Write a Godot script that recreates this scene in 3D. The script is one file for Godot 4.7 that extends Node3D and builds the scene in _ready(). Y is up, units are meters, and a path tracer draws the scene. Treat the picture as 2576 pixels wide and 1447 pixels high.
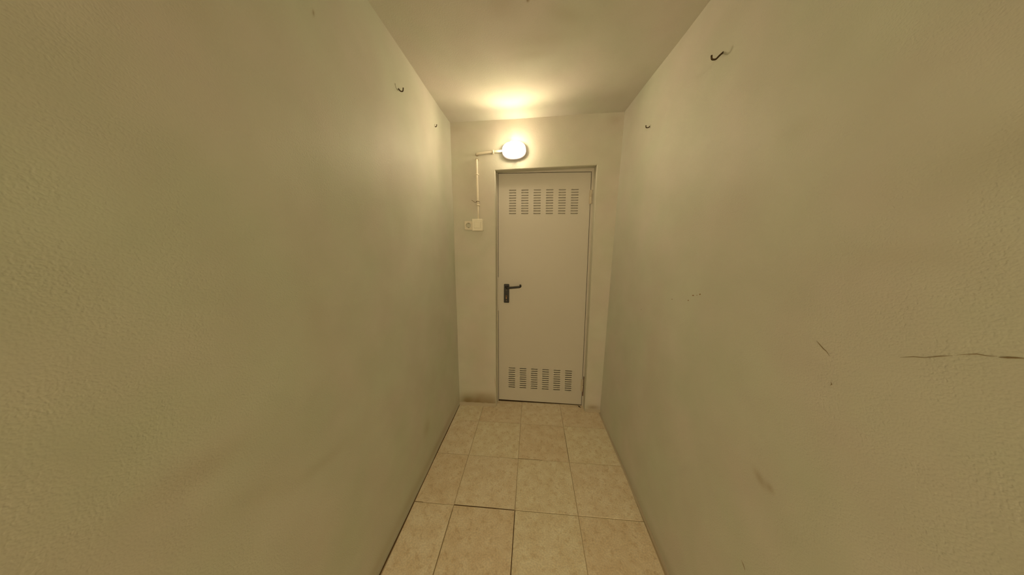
extends Node3D
# A narrow plastered corridor that ends at a vented metal door under an oval bulkhead lamp.
# Units are metres; the camera stands at x = 0, z = 0, and the door wall is at z = BACK.

const BACK := -2.0836
const FRONT := 3.4  # end wall out of view, set back so its lamp lights evenly
const RECESS := -2.1636          # face of the door leaf

var wall_mat: StandardMaterial3D
var mats := {}
var names := {}
var bump: Texture2D
var wob := FastNoiseLite.new()


func _ready():
	# ---- camera, surroundings, exposure
	var cam := Camera3D.new()
	cam.name = "camera"
	cam.fov = rad_to_deg(2.0 * atan(723.5 / 647.63))
	cam.near = 0.02
	var turn := Basis(Vector3.UP, 0.07697) * Basis(Vector3.RIGHT, -0.17872) * Basis(Vector3.BACK, 0.00875)
	cam.transform = Transform3D(turn, Vector3(0, 1.47, 0))
	add_child(cam)
	cam.current = true
	var we := WorldEnvironment.new()
	we.name = "world_environment"
	var env := Environment.new()
	env.background_mode = Environment.BG_COLOR
	env.background_color = Color(0.02, 0.02, 0.02)
	env.tonemap_mode = Environment.TONE_MAPPER_LINEAR
	env.tonemap_exposure = 1.11
	env.sdfgi_enabled = true
	env.ssao_enabled = true
	env.ssil_enabled = true
	we.environment = env
	add_child(we)
	var lamp_power := 0.122            # the lamp over the door
	var unseen_lamp_power := 1.36             # unseen lamp behind the camera that evens out the corridor
	var lamp_color := Color(1.0, 0.89, 0.715)

	wob.seed = 4
	wob.frequency = 1.6
	wob.fractal_octaves = 3
	make_materials()
	build_floor()
	build_side_walls()
	build_back_wall()
	build_front_wall()
	build_ceiling()
	build_door()
	var lamp := bulkhead_lamp("white oval bulkhead lamp glowing on the wall above the metal door", lamp_power, 0.04, lamp_color)
	lamp.position = Vector3(-0.1525, 2.134, BACK - 0.001)
	var unseen_lamp := bulkhead_lamp("unseen oval lamp on the end wall behind the camera, placed to light the corridor evenly", unseen_lamp_power, 0.06, lamp_color)
	unseen_lamp.position = Vector3(-0.4, 1.6, FRONT + 0.001)  # out of view; place and strength chosen to brighten walls and door
	unseen_lamp.rotation.y = PI
	build_conduits()
	build_switch()
	build_socket()
	build_hooks()
	build_chip()


# ------------------------------------------------------------------ helpers

func numbered(called: String) -> String:
	var n: int = names.get(called, 0)
	names[called] = n + 1
	return called if n == 0 else "%s_%03d" % [called, n]


func tag(o: Node, label: String, category: String, group := "", kind := "") -> void:
	if label != "": o.set_meta("label", label)
	if category != "": o.set_meta("category", category)
	if group != "": o.set_meta("group", group)
	if kind != "": o.set_meta("kind", kind)


func base(called: String) -> Node3D:
	var o := Node3D.new()
	o.name = numbered(called)
	add_child(o)
	return o


func begin(smooth := false) -> SurfaceTool:
	var st := SurfaceTool.new()
	st.begin(Mesh.PRIMITIVE_TRIANGLES)
	st.set_smooth_group(0 if smooth else -1)
	return st


func commit(st: SurfaceTool) -> ArrayMesh:
	st.generate_normals()
	return st.commit()


func put(called: String, mesh: Mesh, m: Material, parent: Node = null) -> MeshInstance3D:
	var o := MeshInstance3D.new()
	o.mesh = mesh
	o.material_override = m
	o.cast_shadow = GeometryInstance3D.SHADOW_CASTING_SETTING_ON
	if parent == null:
		o.name = numbered(called)
		add_child(o)
	else:
		o.name = called
		var n := 0
		while parent.has_node(NodePath(o.name)):
			n += 1
			o.name = "%s_%03d" % [called, n]
		parent.add_child(o, true)
	return o


func tri(st: SurfaceTool, a: Vector3, b: Vector3, c: Vector3, out: Vector3, ua := Vector2.ZERO, ub := Vector2.ZERO, uc := Vector2.ZERO, va := Vector2.ZERO, vb := Vector2.ZERO, vc := Vector2.ZERO) -> void:
	var ps := [a, b, c]
	var us := [ua, ub, uc]
	var vs := [va, vb, vc]
	var order := [0, 1, 2]
	if (b - a).cross(c - a).dot(out) > 0.0:
		order = [0, 2, 1]
	for k in order:
		st.set_uv(us[k])
		st.set_uv2(vs[k])
		st.add_vertex(ps[k])


func quad(st: SurfaceTool, a: Vector3, b: Vector3, c: Vector3, d: Vector3, out: Vector3) -> void:
	tri(st, a, b, c, out)
	tri(st, a, c, d, out)


# eight corners: four of the near face, then the four behind them
func hexa(st: SurfaceTool, p: Array, skip_first := false) -> void:
	var mid := Vector3.ZERO
	for v in p:
		mid += v / 8.0
	var faces := [[0, 1, 2, 3], [4, 5, 6, 7], [0, 1, 5, 4], [1, 2, 6, 5], [2, 3, 7, 6], [3, 0, 4, 7]]
	for k in faces.size():
		if skip_first and k == 0: continue
		var f = faces[k]
		var c: Vector3 = (p[f[0]] + p[f[1]] + p[f[2]] + p[f[3]]) / 4.0
		quad(st, p[f[0]], p[f[1]], p[f[2]], p[f[3]], c - mid)


# a frontal bar: four corners (x, y) between two depths
func slab(st: SurfaceTool, c: Array, z0: float, z1: float) -> void:
	var p := []
	for z in [z0, z1]:
		for v in c:
			p.append(Vector3(v.x, v.y, z))
	hexa(st, p)


func rbox(st: SurfaceTool, at: Vector3, size: Vector3, r: float, turn := Basis()) -> void:
	var h := size / 2.0
	var i := h - Vector3(r, r, r)
	var sgn := [-1.0, 1.0]
	var P := func(v: Vector3) -> Vector3: return at + turn * v
	for ax in 3:
		var b := (ax + 1) % 3
		var c := (ax + 2) % 3
		for s in sgn:
			var q := []
			for t in [[-1, -1], [1, -1], [1, 1], [-1, 1]]:
				var v := Vector3.ZERO
				v[ax] = s * h[ax]
				v[b] = t[0] * i[b]
				v[c] = t[1] * i[c]
				q.append(P.call(v))
			var n := Vector3.ZERO
			n[ax] = s
			quad(st, q[0], q[1], q[2], q[3], turn * n)
		# edges along ax
		for s in sgn:
			for t in sgn:
				var q := []
				for e in [[-1, 0], [1, 0], [1, 1], [-1, 1]]:
					var v := Vector3.ZERO
					v[ax] = e[0] * i[ax]
					v[b] = s * (h[b] if e[1] == 0 else i[b])
					v[c] = t * (i[c] if e[1] == 0 else h[c])
					q.append(P.call(v))
				var n := Vector3.ZERO
				n[b] = s
				n[c] = t
				quad(st, q[0], q[1], q[2], q[3], turn * n)
	for x in sgn:
		for y in sgn:
			for z in sgn:
				tri(st, P.call(Vector3(x * h.x, y * i.y, z * i.z)), P.call(Vector3(x * i.x, y * h.y, z * i.z)), P.call(Vector3(x * i.x, y * i.y, z * h.z)), turn * Vector3(x, y, z))


# a round tube through points, with a radius at each point
func tube(st: SurfaceTool, path: Array, radii: Array, sides := 14) -> void:
	var rings := []
	var up := Vector3(0.13, 0.31, 0.94)
	for k in path.size():
		var dir: Vector3 = path[mini(k + 1, path.size() - 1)] - path[maxi(k - 1, 0)]
		dir = dir.normalized()
		var a := (up - dir * up.dot(dir)).normalized()
		up = a
		var b := dir.cross(a)
		var ring := []
		for s in sides:
			var t := TAU * s / sides
			ring.append(path[k] + (a * cos(t) + b * sin(t)) * radii[k])
		rings.append(ring)
	for k in path.size() - 1:
		for s in sides:
			var n: int = (s + 1) % sides
			quad(st, rings[k][s], rings[k][n], rings[k + 1][n], rings[k + 1][s], (rings[k][s] + rings[k][n]) / 2.0 - path[k])
	for e in [0, path.size() - 1]:
		var outwards: Vector3 = path[0] - path[1] if e == 0 else path[e] - path[e - 1]
		for s in sides:
			tri(st, path[e], rings[e][s], rings[e][(s + 1) % sides], outwards)


func round_path(points: Array, bend := 0.01, steps := 5) -> Array:
	var out := [points[0]]
	for k in range(1, points.size() - 1):
		var p: Vector3 = points[k]
		var a: Vector3 = p + (points[k - 1] - p).limit_length(minf(bend, (points[k - 1] - p).length() * 0.45))
		var b: Vector3 = p + (points[k + 1] - p).limit_length(minf(bend, (points[k + 1] - p).length() * 0.45))
		for s in steps + 1:
			var t := float(s) / steps
			out.append(a.lerp(p, t).lerp(p.lerp(b, t), t))
	out.append(points[-1])
	return out


func same(n: int, v: float) -> Array:
	var out := []
	for k in n:
		out.append(v)
	return out


# rings of an oval in the xy plane: [scale, depth towards +z] each
func oval(st: SurfaceTool, rx: float, ry: float, rings: Array, sides := 56, power := 2.35) -> void:
	var pt := func(s: float, z: float, t: float) -> Vector3:
		var c := cos(t)
		var n := sin(t)
		return Vector3(signf(c) * pow(absf(c), 2.0 / power) * rx * s, signf(n) * pow(absf(n), 2.0 / power) * ry * s, z)
	for k in rings.size() - 1:
		for s in sides:
			var t0 := TAU * s / sides
			var t1 := TAU * (s + 1) / sides
			var a: Vector3 = pt.call(rings[k][0], rings[k][1], t0)
			var b: Vector3 = pt.call(rings[k][0], rings[k][1], t1)
			var c: Vector3 = pt.call(rings[k + 1][0], rings[k + 1][1], t1)
			var d: Vector3 = pt.call(rings[k + 1][0], rings[k + 1][1], t0)
			var n: Vector3 = (b - a).cross(c - a) if (b - a).length() > 1e-6 and (c - b).length() > 1e-6 else (c - a).cross(d - a)
			if rings[k + 1][0] < 1e-4:
				n = (b - a).cross(c - a)
				tri(st, a, b, c, n)
			else:
				quad(st, a, b, c, d, n)


# ------------------------------------------------------------------ materials

func flat_mat(key: String, c: Color, rough := 0.5, metal := 0.0, spec := 0.5) -> StandardMaterial3D:
	var m := StandardMaterial3D.new()
	m.resource_name = key
	m.albedo_color = c
	m.roughness = rough
	m.metallic = metal
	m.metallic_specular = spec
	mats[key] = m
	return m


func noise_bytes(seed_: int, freq: float, octaves: int, size: int, kind := FastNoiseLite.TYPE_SIMPLEX_SMOOTH) -> PackedByteArray:
	var n := FastNoiseLite.new()
	n.seed = seed_
	n.noise_type = kind
	n.frequency = freq
	n.fractal_octaves = octaves
	n.fractal_type = FastNoiseLite.FRACTAL_FBM if octaves > 1 else FastNoiseLite.FRACTAL_NONE
	return n.get_seamless_image(size, size, false, false, 0.1, true).get_data()


func make_materials() -> void:
	# stippled roller plaster: grain of a few millimetres, pits gathered in patches
	var S := 1024
	var fine := noise_bytes(11, 0.125, 2, S)
	var pits := noise_bytes(12, 0.085, 2, S)
	var patch := noise_bytes(13, 0.006, 2, S)
	var h := PackedByteArray()
	h.resize(S * S)
	for k in S * S:
		var p := patch[k] / 255.0
		var g := fine[k] / 255.0
		var pit := clampf((pits[k] / 255.0 - 0.58) * 4.0, 0.0, 1.0)
		h[k] = int(clampf(0.55 + (g - 0.5) * (0.35 + 0.4 * p) - pit * (0.15 + 0.85 * p * p), 0.0, 1.0) * 255.0)
	bump = ImageTexture.create_from_image(Image.create_from_data(S, S, false, Image.FORMAT_L8, h))

	# travertine-like floor tile: mottled cream and tan
	var T := 512
	var m1 := noise_bytes(21, 0.012, 5, T)
	var m2 := noise_bytes(22, 0.11, 3, T)
	var m3 := noise_bytes(23, 0.03, 4, T)
	var px := PackedByteArray()
	px.resize(T * T * 3)
	var hp := PackedByteArray()
	hp.resize(T * T)
	for k in T * T:
		var a := clampf((m1[k] / 255.0 - 0.5) * 1.5 + 0.5, 0.0, 1.0)
		var b := m2[k] / 255.0 - 0.5
		var stain := clampf((m3[k] / 255.0 - 0.6) * 4.0, 0.0, 1.0)
		var c := Color(0.92, 0.88, 0.81).lerp(Color(0.965, 0.945, 0.90), a)
		c = c.lerp(Color(0.81, 0.73, 0.61), stain * 0.4)
		var v := 1.0 + b * 0.13
		px[k * 3] = int(clampf(c.r * v, 0, 1) * 255)
		px[k * 3 + 1] = int(clampf(c.g * v, 0, 1) * 255)
		px[k * 3 + 2] = int(clampf(c.b * v, 0, 1) * 255)
		hp[k] = int(clampf(0.5 + b * 0.8, 0, 1) * 255)
	var tile_tex := ImageTexture.create_from_image(Image.create_from_data(T, T, false, Image.FORMAT_RGB8, px))
	var relief := Image.create_from_data(T, T, false, Image.FORMAT_L8, hp)
	relief.convert(Image.FORMAT_RGBA8)
	relief.bump_map_to_normal_map(2.0)
	var tile_n := ImageTexture.create_from_image(relief)
	var tints := [Color(0.985, 0.965, 0.92), Color(0.99, 0.98, 0.93), Color(0.97, 0.94, 0.885), Color(1.0, 0.995, 0.97)]
	for k in tints.size():
		var m := flat_mat("tile_%d" % k, tints[k], 0.42, 0.0, 0.4)
		m.albedo_texture = tile_tex
		m.normal_enabled = true
		m.normal_texture = tile_n
		m.normal_scale = 0.35
		m.uv1_triplanar = true
		m.uv1_world_triplanar = true
		m.uv1_scale = Vector3(1.7, 1.7, 1.7)
		m.uv1_offset = Vector3(0.37 * k, 0.2 * k, 0.61 * k)
	flat_mat("grout", Color(0.76, 0.69, 0.57), 0.9)
	flat_mat("dirt_and_gap_shade", Color(0.38, 0.29, 0.18), 0.95)  # dirt in joints, also the painted shade in the gap under the door
	flat_mat("stained_joint", Color(0.62, 0.54, 0.41), 0.95)
	flat_mat("mortar", Color(0.745, 0.705, 0.62), 0.9)
	flat_mat("door_paint", Color(0.815, 0.797, 0.76), 0.45)
	flat_mat("frame_paint", Color(0.80, 0.78, 0.74), 0.45)
	flat_mat("dark_void", Color(0.05, 0.04, 0.03), 0.9)
	flat_mat("hinge_steel", Color(0.80, 0.76, 0.68), 0.4)
	flat_mat("rust", Color(0.36, 0.22, 0.13), 0.9)
	flat_mat("handle_black", Color(0.085, 0.07, 0.065), 0.35)
	flat_mat("brass", Color(0.62, 0.50, 0.38), 0.4, 0.6)
	flat_mat("lamp_base", Color(0.84, 0.82, 0.86), 0.5)
	flat_mat("pvc", Color(0.93, 0.90, 0.83), 0.35)
	flat_mat("switch_plastic", Color(0.95, 0.93, 0.86), 0.3)
	flat_mat("socket_plastic", Color(0.90, 0.87, 0.80), 0.3)
	flat_mat("socket_dark", Color(0.10, 0.08, 0.06), 0.6)
	flat_mat("metal", Color(0.55, 0.5, 0.42), 0.4, 0.8)
	flat_mat("hook_steel", Color(0.30, 0.235, 0.15), 0.5, 0.5)
	flat_mat("wire", Color(0.42, 0.34, 0.22), 0.6)
	flat_mat("chip", Color(0.16, 0.10, 0.05), 0.9)
	flat_mat("crack", Color(0.58, 0.51, 0.39), 0.95)
	flat_mat("speck", Color(0.62, 0.50, 0.35), 0.95)
	flat_mat("scratch", Color(0.93, 0.91, 0.86), 0.6)
	var glow := flat_mat("lamp_glass", Color(1, 0.98, 0.95), 0.3)
	glow.emission_enabled = true
	glow.emission = Color(1.0, 0.985, 0.95)
	glow.emission_energy_multiplier = 1.2


# plaster with stains and darker spots: spots are [u, v, radius u, radius v, turn, strength] in metres of the wall
func plaster(key: String, seed_: int, spots: Array, spread := 2.5, tone := Color(0.872, 0.872, 0.822), rough := 0.52) -> StandardMaterial3D:
	var T := 512
	var a := noise_bytes(seed_, 0.011, 3, T)
	var b := noise_bytes(seed_ + 1, 0.017, 3, T)
	var px := PackedByteArray()
	px.resize(T * T * 3)
	var im := PackedFloat32Array()
	im.resize(T * T)
	im.fill(0.0)
	for s in spots:
		var r: float = maxf(s[2], s[3]) * 2.6
		var ct := cos(s[4])
		var sn := sin(s[4])
		for y in range(maxi(0, int((s[1] - r) / spread * T)), mini(T, int((s[1] + r) / spread * T) + 1)):
			for x in range(maxi(0, int((s[0] - r) / spread * T)), mini(T, int((s[0] + r) / spread * T) + 1)):
				var dx: float = (x + 0.5) / T * spread - s[0]
				var dy: float = (y + 0.5) / T * spread - s[1]
				var p: float = (dx * ct + dy * sn) / s[2]
				var q: float = (-dx * sn + dy * ct) / s[3]
				im[y * T + x] += s[5] * exp(-(p * p + q * q)) * (0.55 + 0.9 * b[y * T + x] / 255.0)
	for k in T * T:
		var t := (a[k] / 255.0 - 0.5)
		var u := (b[k] / 255.0 - 0.5)
		var d := im[k]
		px[k * 3] = int(clampf(0.965 + t * 0.03 + u * 0.04 - d * 0.68, 0, 1) * 255)
		px[k * 3 + 1] = int(clampf(0.965 - t * 0.015 + u * 0.04 - d * 0.85, 0, 1) * 255)
		px[k * 3 + 2] = int(clampf(0.965 + t * 0.02 + u * 0.05 - d * 1.1, 0, 1) * 255)
	var m := flat_mat(key, tone, rough, 0.0, 0.45)
	m.heightmap_enabled = true
	m.heightmap_texture = bump
	m.heightmap_scale = 0.055
	m.detail_enabled = true
	m.detail_blend_mode = BaseMaterial3D.BLEND_MODE_MUL
	m.detail_uv_layer = BaseMaterial3D.DETAIL_UV_2
	m.detail_albedo = ImageTexture.create_from_image(Image.create_from_data(T, T, false, Image.FORMAT_RGB8, px))
	return m


# ------------------------------------------------------------------ the room

func left_x(y: float, z: float) -> float:
	var t := clampf((z - BACK) / 1.2, 0.0, 1.0)
	return lerpf(lerpf(-0.629, -0.648, t), lerpf(-0.638, -0.641, t), clampf(y / 2.36, 0, 1))


func right_x(y: float, z: float) -> float:
	var t := clampf((z - BACK) / 1.1, 0.0, 1.0)
	return lerpf(lerpf(0.620, 0.646, t), lerpf(0.632, 0.645, t), clampf(y / 2.36, 0, 1))


func ceiling_y(x: float, z: float) -> float:
	var t := clampf((z - BACK) / 1.0, 0.0, 1.0)
	return lerpf(lerpf(2.342, 2.384, (x + 0.637) / 1.269), 2.3587, t)


# a skin of nu x nv cells; at.call(u, v) gives the place, map.call(u, v) the wall's own metres
func skin(st: SurfaceTool, nu: int, nv: int, at: Callable, own: Callable, out: Vector3, spread := 2.5) -> void:
	for i in nu:
		for j in nv:
			var c := []
			var w := []
			for e in [[0, 0], [1, 0], [1, 1], [0, 1]]:
				var u: float = float(i + e[0]) / nu
				var v: float = float(j + e[1]) / nv
				c.append(at.call(u, v))
				w.append(own.call(u, v))
			tri(st, c[0], c[1], c[2], out, w[0] / 0.7, w[1] / 0.7, w[2] / 0.7, w[0] / spread, w[1] / spread, w[2] / spread)
			tri(st, c[0], c[2], c[3], out, w[0] / 0.7, w[2] / 0.7, w[3] / 0.7, w[0] / spread, w[2] / spread, w[3] / spread)


func build_side_walls() -> void:
	var z0 := BACK - 0.16
	var z1 := FRONT + 0.16
	var y0 := -0.12
	var y1 := 2.52
	for side in [-1, 1]:
		var st := begin(true)
		var seed_off: float = 40.0 * side
		var at := func(u: float, v: float) -> Vector3:
			var z := lerpf(z0, z1, u)
			var y := lerpf(y0, y1, v)
			var x := left_x(y, z) if side < 0 else right_x(y, z)
			return Vector3(x + 0.0035 * wob.get_noise_3d(seed_off, y, z) , y, z)
		var own := func(u: float, v: float) -> Vector2:
			return Vector2(lerpf(z0, z1, u) - z0, lerpf(y0, y1, v) - y0)
		skin(st, 88, 52, at, own, Vector3(-side, 0, 0))
		st.set_smooth_group(-1)
		var p := []
		for x in [side * 0.655, side * 0.80]:
			for c in [[y0, z0], [y0, z1], [y1, z1], [y1, z0]]:
				p.append(Vector3(x, c[0], c[1]))
		# edges of the skin down to the block behind it
		hexa(st, p)
		var m: StandardMaterial3D
		var du := -z0
		var dv := -y0
		if side < 0:
			m = plaster("plaster_left", 51, [
				[du - 0.385, dv + 1.02, 0.10, 0.035, 0.1, 0.05], [du - 0.48, dv + 0.86, 0.12, 0.03, 0.5, 0.035], [du - 0.66, dv + 0.775, 0.09, 0.02, 0.2, 0.045],
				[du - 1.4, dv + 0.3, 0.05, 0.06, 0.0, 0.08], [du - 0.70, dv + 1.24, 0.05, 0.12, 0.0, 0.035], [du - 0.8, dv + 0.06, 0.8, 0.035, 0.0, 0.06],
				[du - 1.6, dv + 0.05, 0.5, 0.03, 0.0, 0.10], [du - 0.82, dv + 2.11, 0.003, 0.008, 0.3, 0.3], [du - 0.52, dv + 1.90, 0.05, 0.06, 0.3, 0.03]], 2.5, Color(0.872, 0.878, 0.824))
		else:
			m = plaster("plaster_right", 61, [
				[du - 0.665, dv + 0.823, 0.022, 0.012, -0.5, 0.16], [du - 0.635, dv + 0.826, 0.012, 0.010, -0.4, 0.15], [du - 0.40, dv + 1.60, 0.10, 0.05, 0.2, 0.05],
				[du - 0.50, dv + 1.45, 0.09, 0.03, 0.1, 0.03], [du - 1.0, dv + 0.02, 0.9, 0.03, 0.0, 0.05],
				[du - 1.32, dv + 0.9, 0.06, 0.25, 0.0, 0.025], [du - 0.75, dv + 1.75, 0.05, 0.03, 0.0, 0.03]])
		var w := put("wall_left" if side < 0 else "wall_right", commit(st), m)
		tag(w, "long left plaster wall with stippled cream paint and two hooks" if side < 0 else "long right plaster wall with stippled cream paint, cracks and rust specks", "wall", "", "structure")
		if side > 0:
			wall_marks(w)


# a flat mark on the right wall: points (y, z) and a half width
func mark(called: String, pts: Array, half: Array, m: Material, parent: Node) -> void:
	var st := begin()
	var V := func(q: Vector2, off: float) -> Vector3:
		return Vector3(right_x(q.x, q.y) + 0.0035 * wob.get_noise_3d(40.0, q.x, q.y) - off, q.x, q.y)
	for k in pts.size() - 1:
		var a: Vector2 = pts[k]
		var b: Vector2 = pts[k + 1]
		var n0: Vector2 = (pts[mini(k + 1, pts.size() - 1)] - pts[maxi(k - 1, 0)]).normalized().orthogonal() * half[k] * 0.75
		var n1: Vector2 = (pts[mini(k + 2, pts.size() - 1)] - pts[k]).normalized().orthogonal() * half[k + 1] * 0.75
		quad(st, V.call(a + n0, 0.0006), V.call(b + n1, 0.0006), V.call(b - n1, 0.0006), V.call(a - n0, 0.0006), Vector3(-1, 0, 0))
	put(called, commit(st), m, parent)


func wall_marks(w: Node) -> void:
	mark("crack", [Vector2(1.254, -0.604), Vector2(1.2487, -0.5965), Vector2(1.2426, -0.5885), Vector2(1.2385, -0.580), Vector2(1.231, -0.573)], [0.0002, 0.0011, 0.0012, 0.0009, 0.0002], mats.crack, w)
	mark("crack", [Vector2(1.178, -0.5605), Vector2(1.174, -0.558), Vector2(1.170, -0.560)], [0.0003, 0.0014, 0.0003], mats.crack, w)
	mark("crack", [Vector2(1.2758, -0.4724), Vector2(1.284, -0.458), Vector2(1.288, -0.446), Vector2(1.297, -0.432), Vector2(1.3036, -0.4205)], [0.0002, 0.0007, 0.0005, 0.0008, 0.0002], mats.crack, w)
	mark("crack", [Vector2(1.306, -0.417), Vector2(1.3151, -0.4009), Vector2(1.316, -0.393), Vector2(1.3188, -0.3851)], [0.0002, 0.0008, 0.0006, 0.0002], mats.crack, w)
	mark("crack", [Vector2(1.318, -0.384), Vector2(1.3206, -0.3777), Vector2(1.323, -0.372), Vector2(1.3252, -0.3655)], [0.0003, 0.0016, 0.0013, 0.0002], mats.crack, w)
	mark("scratch", [Vector2(0.556, -1.422), Vector2(0.534, -1.407), Vector2(0.500, -1.385)], [0.0005, 0.0018, 0.0005], mats.scratch, w)
	mark("scuff", [Vector2(0.5335, -0.668), Vector2(0.5287, -0.660), Vector2(0.523, -0.6535), Vector2(0.519, -0.652)], [0.0004, 0.0022, 0.0016, 0.0003], mats.crack, w)
	for s in [[1.2622, -1.0591, 0.004, 0.007], [1.2356, -1.0858, 0.004, 0.004], [1.275, -1.0192, 0.0045, 0.005], [1.2143, -1.2022, 0.003, 0.004], [1.268, -1.036, 0.0022, 0.003], [1.0862, -1.4968, 0.0028, 0.004]]:
		mark("rust_speck", [Vector2(s[0] - s[2] * 0.3, s[1] - s[3]), Vector2(s[0] - s[2] * 0.1, s[1] - s[3] * 0.3), Vector2(s[0] + s[2] * 0.3, s[1] + s[3] * 0.4), Vector2(s[0], s[1] + s[3])], [0.0003, s[2] * 0.8, s[2] * 0.6, 0.0003], mats.speck, w)


const OPEN_TL := Vector2(-0.2969, 2.0009)
const OPEN_TR := Vector2(0.4628, 2.0297)
const OPEN_BL := Vector2(-0.2930, -0.05)
const OPEN_BR := Vector2(0.4914, -0.05)


func build_back_wall() -> void:
	var st := begin(true)
	var c := 0.005
	# left pier, right pier, lintel: a front skin each, short of the arris by c
	var patches := [
		[Vector2(-0.72, -0.05), OPEN_BL + Vector2(-c, 0), OPEN_TL + Vector2(-c, c), Vector2(-0.72, OPEN_TL.y + c), 12, 40],
		[OPEN_BR + Vector2(c, 0), Vector2(0.72, -0.05), Vector2(0.72, OPEN_TR.y + c), OPEN_TR + Vector2(c, c), 8, 40],
		[OPEN_TL + Vector2(-c, c), OPEN_TR + Vector2(c, c), Vector2(OPEN_TR.x + c, 2.52), Vector2(OPEN_TL.x - c, 2.52), 18, 10],
		[Vector2(-0.72, OPEN_TL.y + c), OPEN_TL + Vector2(-c, c), Vector2(OPEN_TL.x - c, 2.52), Vector2(-0.72, 2.52), 12, 10],
		[OPEN_TR + Vector2(c, c), Vector2(0.72, OPEN_TR.y + c), Vector2(0.72, 2.52), Vector2(OPEN_TR.x + c, 2.52), 8, 10]]
	var at3 := func(q: Vector2) -> Vector3:
		return Vector3(q.x, q.y, BACK + 0.002 * wob.get_noise_3d(q.x, q.y, 77.0))
	for p in patches:
		var at2 := func(u: float, v: float) -> Vector2: return (p[0] as Vector2).lerp(p[1], u).lerp((p[3] as Vector2).lerp(p[2], u), v)
		skin(st, p[4], p[5], func(u, v): return at3.call(at2.call(u, v)), func(u, v): return at2.call(u, v) + Vector2(1, 0.1), Vector3(0, 0, 1))
	# rounded arris and reveal
	st.set_smooth_group(-1)
	var edge := [OPEN_BL, OPEN_TL, OPEN_TR, OPEN_BR]
	var outw := [Vector2(-c, 0), Vector2(-c, c), Vector2(c, c), Vector2(c, 0)]
	var zin := RECESS - 0.06
	for k in 3:
		var n := 10
		for s in n:
			var t0 := float(s) / n
			var t1 := float(s + 1) / n
			var a: Vector2 = edge[k].lerp(edge[k + 1], t0)
			var b: Vector2 = edge[k].lerp(edge[k + 1], t1)
			var a2: Vector2 = (edge[k] + outw[k]).lerp(edge[k + 1] + outw[k + 1], t0)
			var b2: Vector2 = (edge[k] + outw[k]).lerp(edge[k + 1] + outw[k + 1], t1)
			var inward := Vector3(0.08, 1.0, 0) - Vector3((a.x + b.x) / 2.0, (a.y + b.y) / 2.0, 0)
			if k == 1: inward = Vector3(0, -1, 0)
			else: inward.y = 0
			var a3 := Vector3(a.x, a.y, BACK - c)
			var b3 := Vector3(b.x, b.y, BACK - c)
			quad(st, at3.call(a2), at3.call(b2), b3, a3, inward + Vector3(0, 0, 0.6))
			quad(st, a3, b3, Vector3(b.x, b.y, zin), Vector3(a.x, a.y, zin), inward)
	# the masonry behind the skins, and the slab that closes the other side
	for q in [[Vector2(-0.72, -0.05), OPEN_BL - Vector2(0.006, 0), OPEN_TL + Vector2(-0.006, 0), Vector2(-0.72, 2.0)],
			[OPEN_BR + Vector2(0.006, 0), Vector2(0.72, -0.05), Vector2(0.72, 2.03), OPEN_TR + Vector2(0.006, 0)],
			[Vector2(-0.72, OPEN_TL.y + 0.006), Vector2(0.72, OPEN_TR.y + 0.016), Vector2(0.72, 2.52), Vector2(-0.72, 2.52)]]:
		slab(st, q, BACK - 0.008, BACK - 0.16)
	slab(st, [Vector2(-0.72, -0.05), Vector2(0.72, -0.05), Vector2(0.72, 2.52), Vector2(-0.72, 2.52)], BACK - 0.165, BACK - 0.20)
	var m := plaster("plaster_back", 71, [
		[1 - 0.45, 0.1 + 0.050, 0.16, 0.055, 0.0, 0.24], [1 - 0.47, 0.1 + 0.02, 0.20, 0.03, 0.0, 0.15], [1 - 0.57, 0.1 + 0.05, 0.05, 0.05, 0.0, 0.2], [1 - 0.34, 0.1 + 0.05, 0.05, 0.05, 0.0, 0.22], [1 - 0.42, 0.1 + 0.10, 0.10, 0.03, 0.0, 0.08], [1 + 0.56, 0.1 + 0.04, 0.05, 0.02, 0.0, 0.26],
		[1 - 0.30, 0.1 + 0.22, 0.006, 0.06, 0.1, 0.10], [1 - 0.45, 0.1 + 0.5, 0.1, 0.3, 0.0, 0.03], [1 - 0.60, 0.1 + 2.3, 0.06, 0.03, 0.0, 0.05], [1 + 0.57, 0.1 + 2.33, 0.05, 0.03, 0.0, 0.06]], 2.5, Color(0.855, 0.842, 0.79))  # the last two spots are darker areas near the top corners
	var w := put("wall_back", commit(st), m)
	tag(w, "short end wall of cream plaster around the metal door", "wall", "", "structure")
	# a rough mortar lip along the foot of each pier
	for pier in [[-0.634, -0.296], [0.494, 0.626]]:
		var ls := begin(true)
		var n := 14
		var ring := []
		for k in n + 1:
			var x := lerpf(pier[0], pier[1], float(k) / n)
			var j := wob.get_noise_2d(x * 9.0, 5.0)
			var d := 0.010 + 0.004 * j
			var hgt := 0.022 + 0.006 * j
			ring.append([Vector3(x, 0.0, BACK + d + 0.003), Vector3(x, hgt * 0.6, BACK + d), Vector3(x, hgt, BACK + d * 0.4), Vector3(x, hgt + 0.004, BACK - 0.004)])
		for k in n:
			for e in 3:
				quad(ls, ring[k][e], ring[k + 1][e], ring[k + 1][e + 1], ring[k][e + 1], Vector3(0, 0.4, 1))
		put("skirting", commit(ls), mats.mortar, w)


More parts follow.
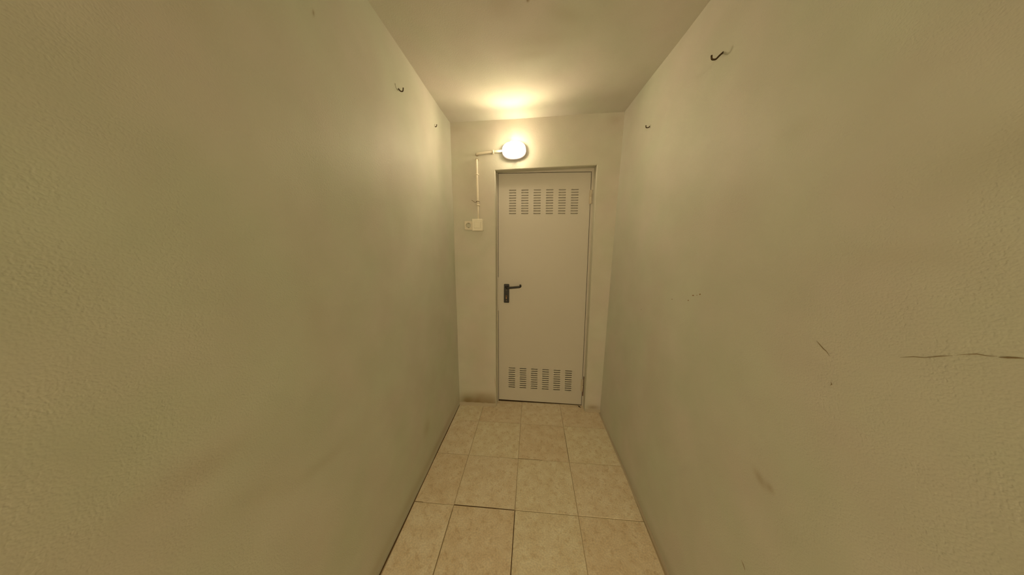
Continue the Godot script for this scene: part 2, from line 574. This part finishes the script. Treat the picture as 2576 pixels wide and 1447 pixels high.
func build_front_wall() -> void:
	var st := begin(true)
	skin(st, 20, 30, func(u, v): return Vector3(lerpf(-0.72, 0.72, u), lerpf(-0.05, 2.52, v), FRONT), func(u, v): return Vector2(u * 1.44, v * 2.5), Vector3(0, 0, -1))
	st.set_smooth_group(-1)
	slab(st, [Vector2(-0.72, -0.05), Vector2(0.72, -0.05), Vector2(0.72, 2.52), Vector2(-0.72, 2.52)], FRONT + 0.004, FRONT + 0.16)
	var w := put("wall_front", commit(st), plaster("plaster_front", 81, []))
	tag(w, "plain cream plaster wall out of view, closing the corridor opposite the door", "wall", "", "structure")


func build_ceiling() -> void:
	var st := begin(true)
	var at := func(u: float, v: float) -> Vector3:
		var x := lerpf(-0.74, 0.74, u)
		var z := lerpf(BACK - 0.1, FRONT + 0.1, v)
		return Vector3(x, ceiling_y(x, z) + 0.005 * wob.get_noise_3d(x, 13.0, z), z)
	skin(st, 30, 88, at, func(u, v): return Vector2(u * 1.48, v * 4.3), Vector3(0, -1, 0))
	st.set_smooth_group(-1)
	var p := []
	for y in [2.42, 2.56]:
		for c in [[-0.8, BACK - 0.2], [0.8, BACK - 0.2], [0.8, FRONT + 0.16], [-0.8, FRONT + 0.16]]:
			p.append(Vector3(c[0], y, c[1]))
	hexa(st, p)
	var zz := BACK - 0.1
	var m := plaster("plaster_ceiling", 91, [
		[0.72, -1.55 - zz, 0.16, 0.05, 0.1, 0.07], [0.60, -1.40 - zz, 0.05, 0.04, 0.2, 0.05], [0.85, -1.45 - zz, 0.07, 0.03, -0.3, 0.05], [0.70, -1.62 - zz, 0.10, 0.03, 0.1, 0.06],
		[0.702, -1.395 - zz, 0.004, 0.004, 0.0, 0.4], [0.55, -1.2 - zz, 0.2, 0.10, 0.0, 0.04], [0.9, -1.2 - zz, 0.1, 0.06, 0.5, 0.03], [1.0, -1.40 - zz, 0.02, 0.01, 0.0, 0.06]], 2.5, Color(0.865, 0.855, 0.81), 0.8)
	var c := put("ceiling", commit(st), m)
	tag(c, "low cream plaster ceiling, bright above the lamp and smudged grey", "ceiling", "", "structure")


func build_floor() -> void:
	var st := begin()
	var p := []
	for y in [-0.0035, -0.12]:
		for c in [[-0.75, BACK - 0.18], [0.75, BACK - 0.18], [0.75, FRONT + 0.1], [-0.75, FRONT + 0.1]]:
			p.append(Vector3(c[0], y, c[1]))
	hexa(st, p)
	var f := put("floor", commit(st), mats.grout)
	tag(f, "floor of large square cream stone tiles with thin joints", "floor", "", "structure")
	var rng := RandomNumberGenerator.new()
	rng.seed = 7
	var s := 0.34581
	var xs := [-0.640, -0.4100, -0.0641, 0.2817, 0.6275]
	var shared := {}
	var z := -1.8765 - s
	var row := 0
	while z < FRONT - 0.05:
		for k in 4:
			var x0: float = xs[k]
			var x1: float = xs[k + 1]
			var z0 := z
			var z1 := minf(z + s, FRONT)
			var gap := 0.0011 + 0.0004 * rng.randf()
			var w := x1 - x0 - 2.0 * gap
			var d := z1 - z0 - 2.0 * gap
			var ts := begin()
			rbox(ts, Vector3.ZERO, Vector3(w, 0.016, d), 0.0016)
			var pick: int = [1, 2, 0, 2, 0, 1, 2, 1, 2, 0, 1, 0, 0, 2, 1, 2, 2, 0, 3, 1][row * 4 + k] if row < 5 else rng.randi() % 4
			var t := put("tile", commit(ts), mats["tile_%d" % pick], f)
			t.position = Vector3((x0 + x1) / 2.0, -0.008 + rng.randf_range(-0.0006, 0.0006), (z0 + z1) / 2.0)
			t.rotation = Vector3(rng.randf_range(-0.0015, 0.0015), rng.randf_range(-0.001, 0.001), rng.randf_range(-0.0015, 0.0015))
		z += s
		row += 1
	# joints that opened and filled with dirt, and the dirt line along the left wall; the widest strip paints shade under the door leaf
	for j in [[-0.408, -1.1849, -0.17, -1.1849, 0.0024], [-0.17, -1.1849, -0.068, -1.1849, 0.0014], [-0.0641, -1.183, -0.0641, -0.845, 0.0016], [-0.41, -0.83, -0.41, -1.16, 0.0010], [-0.64, -1.1849, -0.59, -1.1849, 0.0012], [-0.30, RECESS - 0.022, 0.48, RECESS - 0.022, 0.020], [-0.064, -1.5307, 0.10, -1.5307, 0.0011], [0.2817, -1.80, 0.2817, -1.54, 0.0011]]:
		var js := begin()
		var a := Vector3(j[0], 0.0004, j[1])
		var b := Vector3(j[2], 0.0004, j[3])
		var side: Vector3 = (b - a).normalized().cross(Vector3.UP) * j[4]
		hexa(js, [a - side, b - side, b + side, a + side, a - side - Vector3(0, 0.003, 0), b - side - Vector3(0, 0.003, 0), b + side - Vector3(0, 0.003, 0), a + side - Vector3(0, 0.003, 0)])
		put("dirt_and_gap_shade", commit(js), mats.dirt_and_gap_shade if j[4] > 0.0012 else mats.stained_joint, f)
	var ds := begin()
	var rs := begin(true)
	var n := 60
	for k in n:
		var z0 := lerpf(BACK, FRONT, float(k) / n)
		var z1 := lerpf(BACK, FRONT, float(k + 1) / n)
		var l0 := left_x(0.0, z0)
		var l1 := left_x(0.0, z1)
		var w0 := 0.004 + 0.0035 * wob.get_noise_2d(z0 * 7.0, 3.0)
		var w1 := 0.004 + 0.0035 * wob.get_noise_2d(z1 * 7.0, 3.0)
		quad(ds, Vector3(l0 - 0.01, 0.0012, z0), Vector3(l1 - 0.01, 0.0012, z1), Vector3(l1 + w1, 0.0008, z1), Vector3(l0 + w0, 0.0008, z0), Vector3.UP)
		quad(ds, Vector3(l0 + w0, 0.0008, z0), Vector3(l1 + w1, 0.0008, z1), Vector3(l1 + w1, -0.004, z1), Vector3(l0 + w0, -0.004, z0), Vector3.RIGHT)
		var r0 := right_x(0.0, z0)
		var r1 := right_x(0.0, z1)
		var h0 := 0.006 + 0.004 * wob.get_noise_2d(z0 * 6.0, 31.0)
		var h1 := 0.006 + 0.004 * wob.get_noise_2d(z1 * 6.0, 31.0)
		quad(rs, Vector3(r0 - 0.012, 0.0, z0), Vector3(r1 - 0.012, 0.0, z1), Vector3(r1 - 0.009, h1, z1), Vector3(r0 - 0.009, h0, z0), Vector3(-1, 1, 0))
		quad(rs, Vector3(r0 - 0.009, h0, z0), Vector3(r1 - 0.009, h1, z1), Vector3(r1 + 0.01, h1 * 0.6, z1), Vector3(r0 + 0.01, h0 * 0.6, z0), Vector3.UP)
	put("wall_joint", commit(ds), mats.dirt_and_gap_shade, f)
	put("mortar_ridge", commit(rs), mats.mortar, f)


# ------------------------------------------------------------------ the door

const LEAF_TL := Vector2(-0.2844, 1.9972)
const LEAF_TR := Vector2(0.4416, 2.0012)
const LEAF_BL := Vector2(-0.2805, 0.0155)
const LEAF_BR := Vector2(0.4751, 0.0075)


func on_leaf(u: float, v: float, proud := 0.0) -> Vector3:
	var q := LEAF_BL.lerp(LEAF_BR, u).lerp(LEAF_TL.lerp(LEAF_TR, u), v)
	return Vector3(q.x, q.y, RECESS + proud)


func build_door() -> void:
	var d := base("door_1")
	tag(d, "tall cream metal door with louvred vents and a black lever handle", "door", "", "structure")
	# leaf: a folded sheet with slots, closed behind
	var st := begin()
	var us := [0.0]
	for k in 6:
		var uc := lerpf(0.1590, 0.8355, k / 5.0)
		us.append(uc - 0.0385)
		us.append(uc + 0.0385)
	us.append(1.0)
	var bands := [[0.162, 0.067], [0.936, 0.845]]
	var vs := [0.0]
	var slots := []
	for b in bands:
		for k in range(9, -1, -1):
			var vc := lerpf(b[0], b[1], k / 9.0)
			slots.append(vc)
			vs.append(vc - 0.0020)
			vs.append(vc + 0.0020)
	vs.append(1.0)
	for i in us.size() - 1:
		for j in vs.size() - 1:
			if i % 2 == 1 and j % 2 == 1:
				# the folded lower lip and the cut ends of the slot
				var e := -0.0025
				quad(st, on_leaf(us[i], vs[j]), on_leaf(us[i + 1], vs[j]), on_leaf(us[i + 1], vs[j], e), on_leaf(us[i], vs[j], e), Vector3.UP)
				quad(st, on_leaf(us[i], vs[j]), on_leaf(us[i], vs[j + 1]), on_leaf(us[i], vs[j + 1], e), on_leaf(us[i], vs[j], e), Vector3.RIGHT)
				quad(st, on_leaf(us[i + 1], vs[j]), on_leaf(us[i + 1], vs[j + 1]), on_leaf(us[i + 1], vs[j + 1], e), on_leaf(us[i + 1], vs[j], e), Vector3.LEFT)
				continue
			quad(st, on_leaf(us[i], vs[j]), on_leaf(us[i + 1], vs[j]), on_leaf(us[i + 1], vs[j + 1]), on_leaf(us[i], vs[j + 1]), Vector3(0, 0, 1))
	var T := 0.034
	var ring := [on_leaf(0, 0), on_leaf(1, 0), on_leaf(1, 1), on_leaf(0, 1)]
	for k in 4:
		var a: Vector3 = ring[k]
		var b: Vector3 = ring[(k + 1) % 4]
		quad(st, a, b, b - Vector3(0, 0, T), a - Vector3(0, 0, T), (a + b) / 2.0 - on_leaf(0.5, 0.5))
	quad(st, on_leaf(0, 0, -T), on_leaf(1, 0, -T), on_leaf(1, 1, -T), on_leaf(0, 1, -T), Vector3(0, 0, -1))
	var leaf := put("leaf", commit(st), mats.door_paint, d)
	# one pressed hood, shared by every slot
	var hs := begin(true)
	var hw := 0.0285
	var prof := [Vector2(0.0042, -0.0002), Vector2(0.0038, -0.0020), Vector2(0.0026, -0.0042), Vector2(0.0006, -0.0060), Vector2(-0.0014, -0.0070)]
	for k in prof.size() - 1:
		quad(hs, Vector3(-hw, prof[k].x, prof[k].y), Vector3(hw, prof[k].x, prof[k].y), Vector3(hw, prof[k + 1].x, prof[k + 1].y), Vector3(-hw, prof[k + 1].x, prof[k + 1].y), Vector3(0, -1, 1))
	for s in [-1, 1]:
		for k in prof.size() - 1:
			tri(hs, Vector3(s * hw, 0.0042, -0.0004), Vector3(s * hw, prof[k].x, prof[k].y), Vector3(s * hw, prof[k + 1].x, prof[k + 1].y), Vector3(-s, 0, 0))
		tri(hs, Vector3(s * hw, 0.0042, -0.0004), Vector3(s * hw, -0.0014, -0.0070), Vector3(s * hw, -0.0038, -0.0004), Vector3(-s, 0, 0))
	var hood := commit(hs)
	for vc in slots:
		for k in 6:
			var o := put("louvre", hood, mats.door_paint, leaf)
			o.position = on_leaf(lerpf(0.1590, 0.8355, k / 5.0), vc)
	# the lock's cover that laps over the gap on the handle side
	var ls := begin()
	slab(ls, [Vector2(-0.2912, 0.8705), Vector2(-0.276, 0.8705), Vector2(-0.276, 1.1638), Vector2(-0.2912, 1.1638)], RECESS + 0.0012, RECESS - 0.012)
	put("lock_cover", commit(ls), mats.door_paint, leaf)
	# frame: two jambs and a head, each with the stop behind the leaf's edge
	var g := 0.0036
	var o2 := 0.004
	var bars := [
		[Vector2(OPEN_BL.x - o2, -0.002), Vector2(LEAF_BL.x - g, -0.002), Vector2(LEAF_TL.x - g, LEAF_TL.y + g), Vector2(OPEN_TL.x - o2, OPEN_TL.y + o2), Vector2(0.016, 0)],
		[Vector2(LEAF_BR.x + g, -0.002), Vector2(OPEN_BR.x + o2, -0.002), Vector2(OPEN_TR.x + o2, OPEN_TR.y + o2), Vector2(LEAF_TR.x + g, LEAF_TR.y + g), Vector2(-0.016, 0)]]
	for k in 2:
		var b = bars[k]
		var fs := begin()
		slab(fs, [b[0], b[1], b[2], b[3]], RECESS + 0.004, RECESS - 0.052)
		var i := 1 if k == 0 else 0
		var q = [b[0], b[1], b[2], b[3]]
		for e in ([1, 2] if k == 0 else [0, 3]):
			q[e] += b[4]
		slab(fs, q, RECESS - 0.036, RECESS - 0.050)
		var jamb := put("frame_jamb", commit(fs), mats.frame_paint, d)
		if k == 1:
			# bare rusty patch round the lower hinge
			var pst := begin()
			slab(pst, [Vector2(0.4785, 0.100), Vector2(0.4862, 0.095), Vector2(0.4855, 0.285), Vector2(0.4790, 0.290)], RECESS + 0.0048, RECESS + 0.003)
			put("rust_patch", commit(pst), mats.rust, jamb)
	var fs2 := begin()
	var head := [Vector2(LEAF_TL.x - g, LEAF_TL.y + g), Vector2(LEAF_TR.x + g, LEAF_TR.y + g), Vector2(OPEN_TR.x + o2, OPEN_TR.y + o2), Vector2(OPEN_TL.x - o2, OPEN_TL.y + o2)]
	slab(fs2, head, RECESS + 0.004, RECESS - 0.052)
	head[0].y -= 0.016
	head[1].y -= 0.016
	slab(fs2, head, RECESS - 0.036, RECESS - 0.050)
	put("frame_head", commit(fs2), mats.frame_paint, d)
	# hinges
	for h in [[0.4495, 1.8155, 0.106, 0.0075], [0.4740, 0.2010, 0.118, 0.0060]]:
		var hg := begin(true)
		var zc := RECESS + 0.008
		for e in [[-0.5, -0.01], [0.01, 0.5]]:
			var y0: float = h[1] + e[0] * h[2]
			var y1: float = h[1] + e[1] * h[2]
			tube(hg, [Vector3(h[0], y0, zc), Vector3(h[0], y0 + 0.0015, zc), Vector3(h[0], y1 - 0.0015, zc), Vector3(h[0], y1, zc)], [h[3] * 0.8, h[3], h[3], h[3] * 0.8], 16)
		tube(hg, [Vector3(h[0], h[1] - 0.02, zc), Vector3(h[0], h[1] + 0.02, zc)], [h[3] * 0.7, h[3] * 0.7], 12)
		hg.set_smooth_group(-1)
		slab(hg, [Vector2(h[0] - 0.014, h[1] - h[2] * 0.48), Vector2(h[0] + 0.002, h[1] - h[2] * 0.48), Vector2(h[0] + 0.002, h[1] + h[2] * 0.48), Vector2(h[0] - 0.014, h[1] + h[2] * 0.48)], RECESS + 0.0045, RECESS + 0.0005)
		put("hinge", commit(hg), mats.hinge_steel, d)
	# handle: back plate with rounded corners, lever, lock cylinder, screws
	var plate := begin()
	var pc := Vector2(-0.2132, 1.0262)
	var outline := []
	for c in [[1, 1, 0], [-1, 1, 1], [-1, -1, 2], [1, -1, 3]]:
		for s in 5:
			var t: float = (c[2] + s / 4.0) * PI / 2.0
			var r := 0.006
			outline.append(pc + Vector2(c[0] * (0.0228 - r), c[1] * (0.0815 - r)) + Vector2(cos(t), sin(t)) * r)
	var z_f := RECESS + 0.010
	for k in outline.size():
		var a: Vector2 = outline[k]
		var b: Vector2 = outline[(k + 1) % outline.size()]
		var a2 := pc + (a - pc) * 0.965
		var b2 := pc + (b - pc) * 0.965
		tri(plate, Vector3(pc.x, pc.y, z_f), Vector3(a2.x, a2.y, z_f), Vector3(b2.x, b2.y, z_f), Vector3(0, 0, 1))
		quad(plate, Vector3(a.x, a.y, z_f - 0.002), Vector3(b.x, b.y, z_f - 0.002), Vector3(b2.x, b2.y, z_f), Vector3(a2.x, a2.y, z_f), Vector3((a - pc).x, (a - pc).y, 0.02))
		quad(plate, Vector3(a.x, a.y, z_f - 0.002), Vector3(b.x, b.y, z_f - 0.002), Vector3(b.x, b.y, RECESS), Vector3(a.x, a.y, RECESS), Vector3((a - pc).x, (a - pc).y, 0))
	var hp := put("handle_plate", commit(plate), mats.handle_black, d)
	hp.set_meta("label", "black handle plate with rounded corners")
	for y in [1.0563, 0.9640]:
		var ss := begin(true)
		tube(ss, [Vector3(-0.2132, y, z_f - 0.001), Vector3(-0.2132, y, z_f + 0.0012), Vector3(-0.2132, y, z_f + 0.0018)], [0.0042, 0.0042, 0.003], 12)
		put("screw", commit(ss), mats.metal, hp)
	var ks := begin(true)
	tube(ks, [Vector3(-0.2142, 1.0035, z_f - 0.001), Vector3(-0.2142, 1.0035, z_f + 0.002)], [0.0085, 0.0080], 18)
	ks.set_smooth_group(-1)
	rbox(ks, Vector3(-0.2142, 0.9895, z_f), Vector3(0.0100, 0.024, 0.004), 0.0012)
	put("lock_cylinder", commit(ks), mats.brass, hp)
	var kh := begin()
	rbox(kh, Vector3(-0.2142, 1.0035, z_f + 0.002), Vector3(0.0016, 0.009, 0.001), 0.0003)
	put("keyhole", commit(kh), mats.dark_void, hp)
	var lv := begin(true)
	var zl := RECESS + 0.052
	var path := round_path([Vector3(-0.2125, 1.0790, z_f - 0.001), Vector3(-0.2115, 1.0800, zl), Vector3(-0.1060, 1.0915, zl), Vector3(-0.0935, 1.0945, zl - 0.004), Vector3(-0.0950, 1.1060, zl - 0.020)], 0.014, 6)
	var rad := []
	for k in path.size():
		rad.append(0.0092 if k < path.size() - 1 else 0.007)
	tube(lv, path, rad, 18)
	tube(lv, [Vector3(-0.2125, 1.0790, z_f - 0.002), Vector3(-0.2125, 1.0790, z_f + 0.006), Vector3(-0.2125, 1.0790, z_f + 0.008)], [0.0135, 0.0135, 0.011], 20)
	var lever := put("lever_handle", commit(lv), mats.handle_black, d)
	lever.set_meta("label", "black lever with a curled end")


# ------------------------------------------------------------------ fittings

func bulkhead_lamp(label: String, power: float, radius: float, tint: Color) -> Node3D:
	var o := base("bulkhead_lamp")
	tag(o, label, "lamp")
	var turn := Basis(Vector3.BACK, 0.06)
	var bs := begin(true)
	oval(bs, 0.0925, 0.0600, [[1.0, 0.0], [1.0, 0.014], [0.985, 0.019], [0.95, 0.021], [0.0, 0.021]])
	var b := put("lamp_base", commit(bs), mats.lamp_base, o)
	b.transform = Transform3D(turn, Vector3(0, -0.003, 0))
	var gs := begin(true)
	oval(gs, 0.0870, 0.0530, [[1.0, 0.019], [1.0, 0.040], [0.985, 0.052], [0.94, 0.064], [0.86, 0.074], [0.72, 0.082], [0.5, 0.0875], [0.25, 0.090], [0.0, 0.0905]])
	var g := put("lamp_glass", commit(gs), mats.lamp_glass, o)
	g.transform.basis = turn
	for s in [[-0.018, 0.0550], [0.005, -0.0550]]:
		var cs := begin()
		rbox(cs, Vector3(s[0], s[1], 0.033), Vector3(0.010, 0.010, 0.026), 0.002)
		var c := put("glass_clip", commit(cs), mats.lamp_glass, o)
		c.transform.basis = turn
	var l := OmniLight3D.new()
	l.name = "lamp_light"
	l.position = Vector3(0.012, 0.006, 0.055)
	l.light_color = tint
	l.light_energy = power * 0.65
	l.light_size = radius
	l.omni_range = 8.0
	l.omni_attenuation = 2.0
	l.shadow_enabled = true
	o.add_child(l)
	# the diffuser throws more light forwards than along the wall
	var f := SpotLight3D.new()
	f.name = "lamp_beam"
	f.position = Vector3(0.0, 0.0, 0.096)
	f.rotation.y = PI
	f.light_color = tint
	f.light_energy = power * 1.55
	f.light_size = radius
	f.spot_angle = 82.0
	f.spot_angle_attenuation = 0.6
	f.spot_range = 8.0
	f.spot_attenuation = 2.0
	f.shadow_enabled = true
	o.add_child(f)
	return o


func saddle(parent: Node, at: Vector3, along: Vector3, r: float) -> void:
	var st := begin(true)
	tube(st, [at - along * 0.005, at - along * 0.0042, at + along * 0.0042, at + along * 0.005], [r, r + 0.002, r + 0.002, r], 16)
	st.set_smooth_group(-1)
	var across := along.cross(Vector3.BACK).normalized()
	rbox(st, at - Vector3(0, 0, r * 0.65), (along * 0.010 + across * (2.0 * r + 0.012)).abs() + Vector3(0, 0, 0.006), 0.0012)
	put("pipe_clip", commit(st), mats.pvc, parent)


func build_conduits() -> void:
	var z := BACK + 0.012
	var h := base("conduit_pipe")
	tag(h, "short horizontal white conduit running from the lamp leftwards along the wall", "conduit", "white electrical conduits on the end wall")
	var st := begin(true)
	var path := round_path([Vector3(-0.437, 2.1165, BACK - 0.012), Vector3(-0.437, 2.1170, z), Vector3(-0.3110, 2.1305, z), Vector3(-0.236, 2.1350, z)], 0.012, 6)
	tube(st, path, same(path.size(), 0.0088), 18)
	put("pipe", commit(st), mats.pvc, h)
	saddle(h, Vector3(-0.3113, 2.1302, z), Vector3(0.995, 0.08, 0).normalized(), 0.0092)
	var cs := begin(true)
	tube(cs, [Vector3(-0.437, 2.1165, BACK - 0.003), Vector3(-0.437, 2.1165, BACK + 0.0025)], [0.0135, 0.0115], 18)
	put("dark_ring", commit(cs), mats.crack, h)  # dark ring where the pipe bends into the wall

	var v := base("conduit_pipe")
	tag(v, "vertical white conduit rising from the light switch, clipped and tied with wire", "conduit", "white electrical conduits on the end wall")
	st = begin(true)
	path = round_path([Vector3(-0.4388, 2.0770, BACK - 0.012), Vector3(-0.4388, 2.0765, z), Vector3(-0.4374, 1.9708, z), Vector3(-0.4336, 1.7718, z), Vector3(-0.4322, 1.750, z)], 0.012, 6)
	tube(st, path, same(path.size(), 0.0088), 18)
	put("pipe", commit(st), mats.pvc, v)
	st = begin(true)
	tube(st, [Vector3(-0.4324, 1.756, z), Vector3(-0.4318, 1.70, z), Vector3(-0.4311, 1.632, z)], [0.0066, 0.0066, 0.0066], 16)
	put("cable", commit(st), mats.pvc, v)
	saddle(v, Vector3(-0.4374, 1.9708, z), Vector3(-0.02, 1, 0).normalized(), 0.0090)
	saddle(v, Vector3(-0.4318, 1.745, z), Vector3(-0.02, 1, 0).normalized(), 0.0088)
	st = begin(true)
	path = []
	for k in 15:
		var t := TAU * k / 14.0 * 0.98
		path.append(Vector3(-0.4336 + 0.0104 * cos(t), 1.7718 + 0.0015 * sin(t), z + 0.0104 * sin(t)))
	var tail := round_path([path[-1], Vector3(-0.4440, 1.7650, z + 0.012), Vector3(-0.4560, 1.7628, z + 0.010), Vector3(-0.4690, 1.7735, z + 0.008), Vector3(-0.4810, 1.7805, z + 0.006)], 0.008, 4)
	tube(st, path + tail.slice(1), same(path.size() + tail.size() - 1, 0.0016), 8)
	put("tie_wire", commit(st), mats.wire, v)
	cs = begin(true)
	tube(cs, [Vector3(-0.4388, 2.0775, BACK - 0.003), Vector3(-0.4388, 2.0775, BACK + 0.0025)], [0.0135, 0.0115], 18)
	put("dark_ring", commit(cs), mats.crack, v)  # dark ring at the upper end of the vertical pipe


func build_switch() -> void:
	var s := base("light_switch")
	s.position = Vector3(-0.4345, 1.5915, BACK)
	tag(s, "square white surface-mounted light switch box at the foot of the vertical conduit", "light switch")
	var bs := begin()
	rbox(bs, Vector3(0.002, 0.0, 0.0165), Vector3(0.080, 0.088, 0.037), 0.003)
	put("box", commit(bs), mats.switch_plastic, s)
	# frame plate with a square window for the rocker
	var fs := begin()
	var o := Vector2(0.0408, 0.0450)
	var i := Vector2(0.0262, 0.0245)
	var z0 := 0.034
	var z1 := 0.0445
	var c := 0.004
	var sq := func(h: Vector2, z: float) -> Array: return [Vector3(-h.x, -h.y, z), Vector3(h.x, -h.y, z), Vector3(h.x, h.y, z), Vector3(-h.x, h.y, z)]
	var loops := [sq.call(o, z0), sq.call(o, z1 - c), sq.call(o - Vector2(c, c), z1), sq.call(i, z1 - 0.0005), sq.call(i, z0)]
	for l in loops.size() - 1:
		for k in 4:
			var n := (k + 1) % 4
			var mid: Vector3 = (loops[l][k] + loops[l][n]) / 2.0
			var out: Vector3 = Vector3(mid.x, mid.y, 0) + Vector3(0, 0, 0.02) if l < 2 else (Vector3(0, 0, 1) if l == 2 else -Vector3(mid.x, mid.y, 0))
			quad(fs, loops[l][k], loops[l][n], loops[l + 1][n], loops[l + 1][k], out)
	put("frame_plate", commit(fs), mats.switch_plastic, s)
	var rs := begin()
	rbox(rs, Vector3(0, 0, 0.0405), Vector3(0.0508, 0.0474, 0.0115), 0.0015, Basis(Vector3.RIGHT, 0.035))
	put("rocker", commit(rs), mats.switch_plastic, s)


func build_socket() -> void:
	var s := base("power_socket")
	s.position = Vector3(-0.5125, 1.5890, BACK)
	tag(s, "small flush power socket on the wall left of the light switch", "socket")
	var ps := begin()
	# plate with a round well
	var n := 40
	var R := 0.0205
	var zf := 0.011
	var hx := 0.0315
	var hy := 0.0335
	for k in n:
		var t0 := TAU * k / n
		var t1 := TAU * (k + 1) / n
		var on := func(t: float) -> Vector2:
			var d := Vector2(cos(t), sin(t))
			var q := minf((hx - 0.002) / maxf(absf(d.x), 1e-4), (hy - 0.002) / maxf(absf(d.y), 1e-4))
			return d * q
		var a: Vector2 = on.call(t0)
		var b: Vector2 = on.call(t1)
		var a1 := Vector2(cos(t0), sin(t0)) * R
		var b1 := Vector2(cos(t1), sin(t1)) * R
		quad(ps, Vector3(a1.x, a1.y, zf), Vector3(b1.x, b1.y, zf), Vector3(b.x, b.y, zf), Vector3(a.x, a.y, zf), Vector3(0, 0, 1))
		var a2 := a * Vector2(hx / (hx - 0.002), hy / (hy - 0.002))
		var b2 := b * Vector2(hx / (hx - 0.002), hy / (hy - 0.002))
		quad(ps, Vector3(a.x, a.y, zf), Vector3(b.x, b.y, zf), Vector3(b2.x, b2.y, zf - 0.002), Vector3(a2.x, a2.y, zf - 0.002), Vector3(a.x, a.y, 0.02))
		quad(ps, Vector3(a2.x, a2.y, zf - 0.002), Vector3(b2.x, b2.y, zf - 0.002), Vector3(b2.x, b2.y, -0.003), Vector3(a2.x, a2.y, -0.003), Vector3(a.x, a.y, 0))
	put("plate", commit(ps), mats.socket_plastic, s)
	var ws := begin(true)
	for k in n:
		var t0 := TAU * k / n
		var t1 := TAU * (k + 1) / n
		var a := Vector2(cos(t0), sin(t0))
		var b := Vector2(cos(t1), sin(t1))
		quad(ws, Vector3(a.x * R, a.y * R, zf), Vector3(b.x * R, b.y * R, zf), Vector3(b.x * 0.0185, b.y * 0.0185, -0.006), Vector3(a.x * 0.0185, a.y * 0.0185, -0.006), Vector3(-a.x, -a.y, 0))
		tri(ws, Vector3(0, 0, -0.006), Vector3(a.x * 0.0185, a.y * 0.0185, -0.006), Vector3(b.x * 0.0185, b.y * 0.0185, -0.006), Vector3(0, 0, 1))
	put("well", commit(ws), mats.socket_plastic, s)
	for x in [-0.0085, 0.0085]:
		var hs := begin(true)
		tube(hs, [Vector3(x, 0, -0.007), Vector3(x, 0, -0.0052)], [0.0036, 0.0036], 14)
		put("pin_hole", commit(hs), mats.socket_dark, s)
	for y in [-0.0165, 0.0165]:
		var es := begin()
		rbox(es, Vector3(0, y, 0.002), Vector3(0.007, 0.004, 0.013), 0.0008)
		put("earth_clip", commit(es), mats.metal, s)


func build_hooks() -> void:
	var hooks := [
		["bent steel wire hook high on the left wall, the larger and nearer one", -1, [Vector2(-0.650, 2.1830), Vector2(-0.6404, 2.1656), Vector2(-0.6325, 2.1553), Vector2(-0.6205, 2.1545), Vector2(-0.6182, 2.1700)], -1.3044, 0.0026],
		["small steel hook on the left wall near the corner with the end wall", -1, [Vector2(-0.648, 2.2030), Vector2(-0.6422, 2.1882), Vector2(-0.6310, 2.1876), Vector2(-0.6286, 2.2010)], -1.765, 0.0026],
		["bent steel wire hook high on the right wall, the larger and nearer one", 1, [Vector2(0.652, 2.1270), Vector2(0.6335, 2.1113), Vector2(0.6223, 2.0988), Vector2(0.6085, 2.0990), Vector2(0.6065, 2.1120)], -1.0763, 0.0029],
		["small steel hook on the right wall near the corner with the end wall", 1, [Vector2(0.646, 2.1200), Vector2(0.631, 2.0990), Vector2(0.6168, 2.0990), Vector2(0.6157, 2.1111)], -1.627, 0.0026]]
	for h in hooks:
		var o := base("wall_hook")
		tag(o, h[0], "hook", "steel hooks screwed into the side walls")
		var x: float = left_x(2.15, h[3]) if h[1] < 0 else right_x(2.1, h[3])
		var foot := Vector3(x, h[2][0].y, h[3])
		o.position = foot
		var pts := []
		for q in h[2]:
			pts.append(Vector3(q.x, q.y, h[3]) - foot)
		var st := begin(true)
		var path := round_path(pts, 0.005, 4)
		tube(st, path, same(path.size(), h[4]), 10)
		put("wire", commit(st), mats.hook_steel, o)


func build_chip() -> void:
	var o := base("wood_splinter")
	o.position = Vector3(0.4545, 0.0, -2.139)
	tag(o, "dark brown splinter lying on the floor by the door's right jamb", "splinter")
	var st := begin()
	var a := Vector3(-0.011, 0.0025, -0.014)
	var b := Vector3(0.011, 0.0025, 0.013)
	var side := Vector3(0.0035, 0, -0.003)
	hexa(st, [a, a * 0.2 + side * 1.2 + Vector3(0, 0.003, 0), b, a * 0.1 - side + Vector3(0, 0.0025, 0), a - Vector3(0, 0.002, 0), a * 0.2 + side - Vector3(0, 0.0005, 0), b - Vector3(0, 0.002, 0), a * 0.1 - side - Vector3(0, 0.0005, 0)])
	put("sliver", commit(st), mats.chip, o)
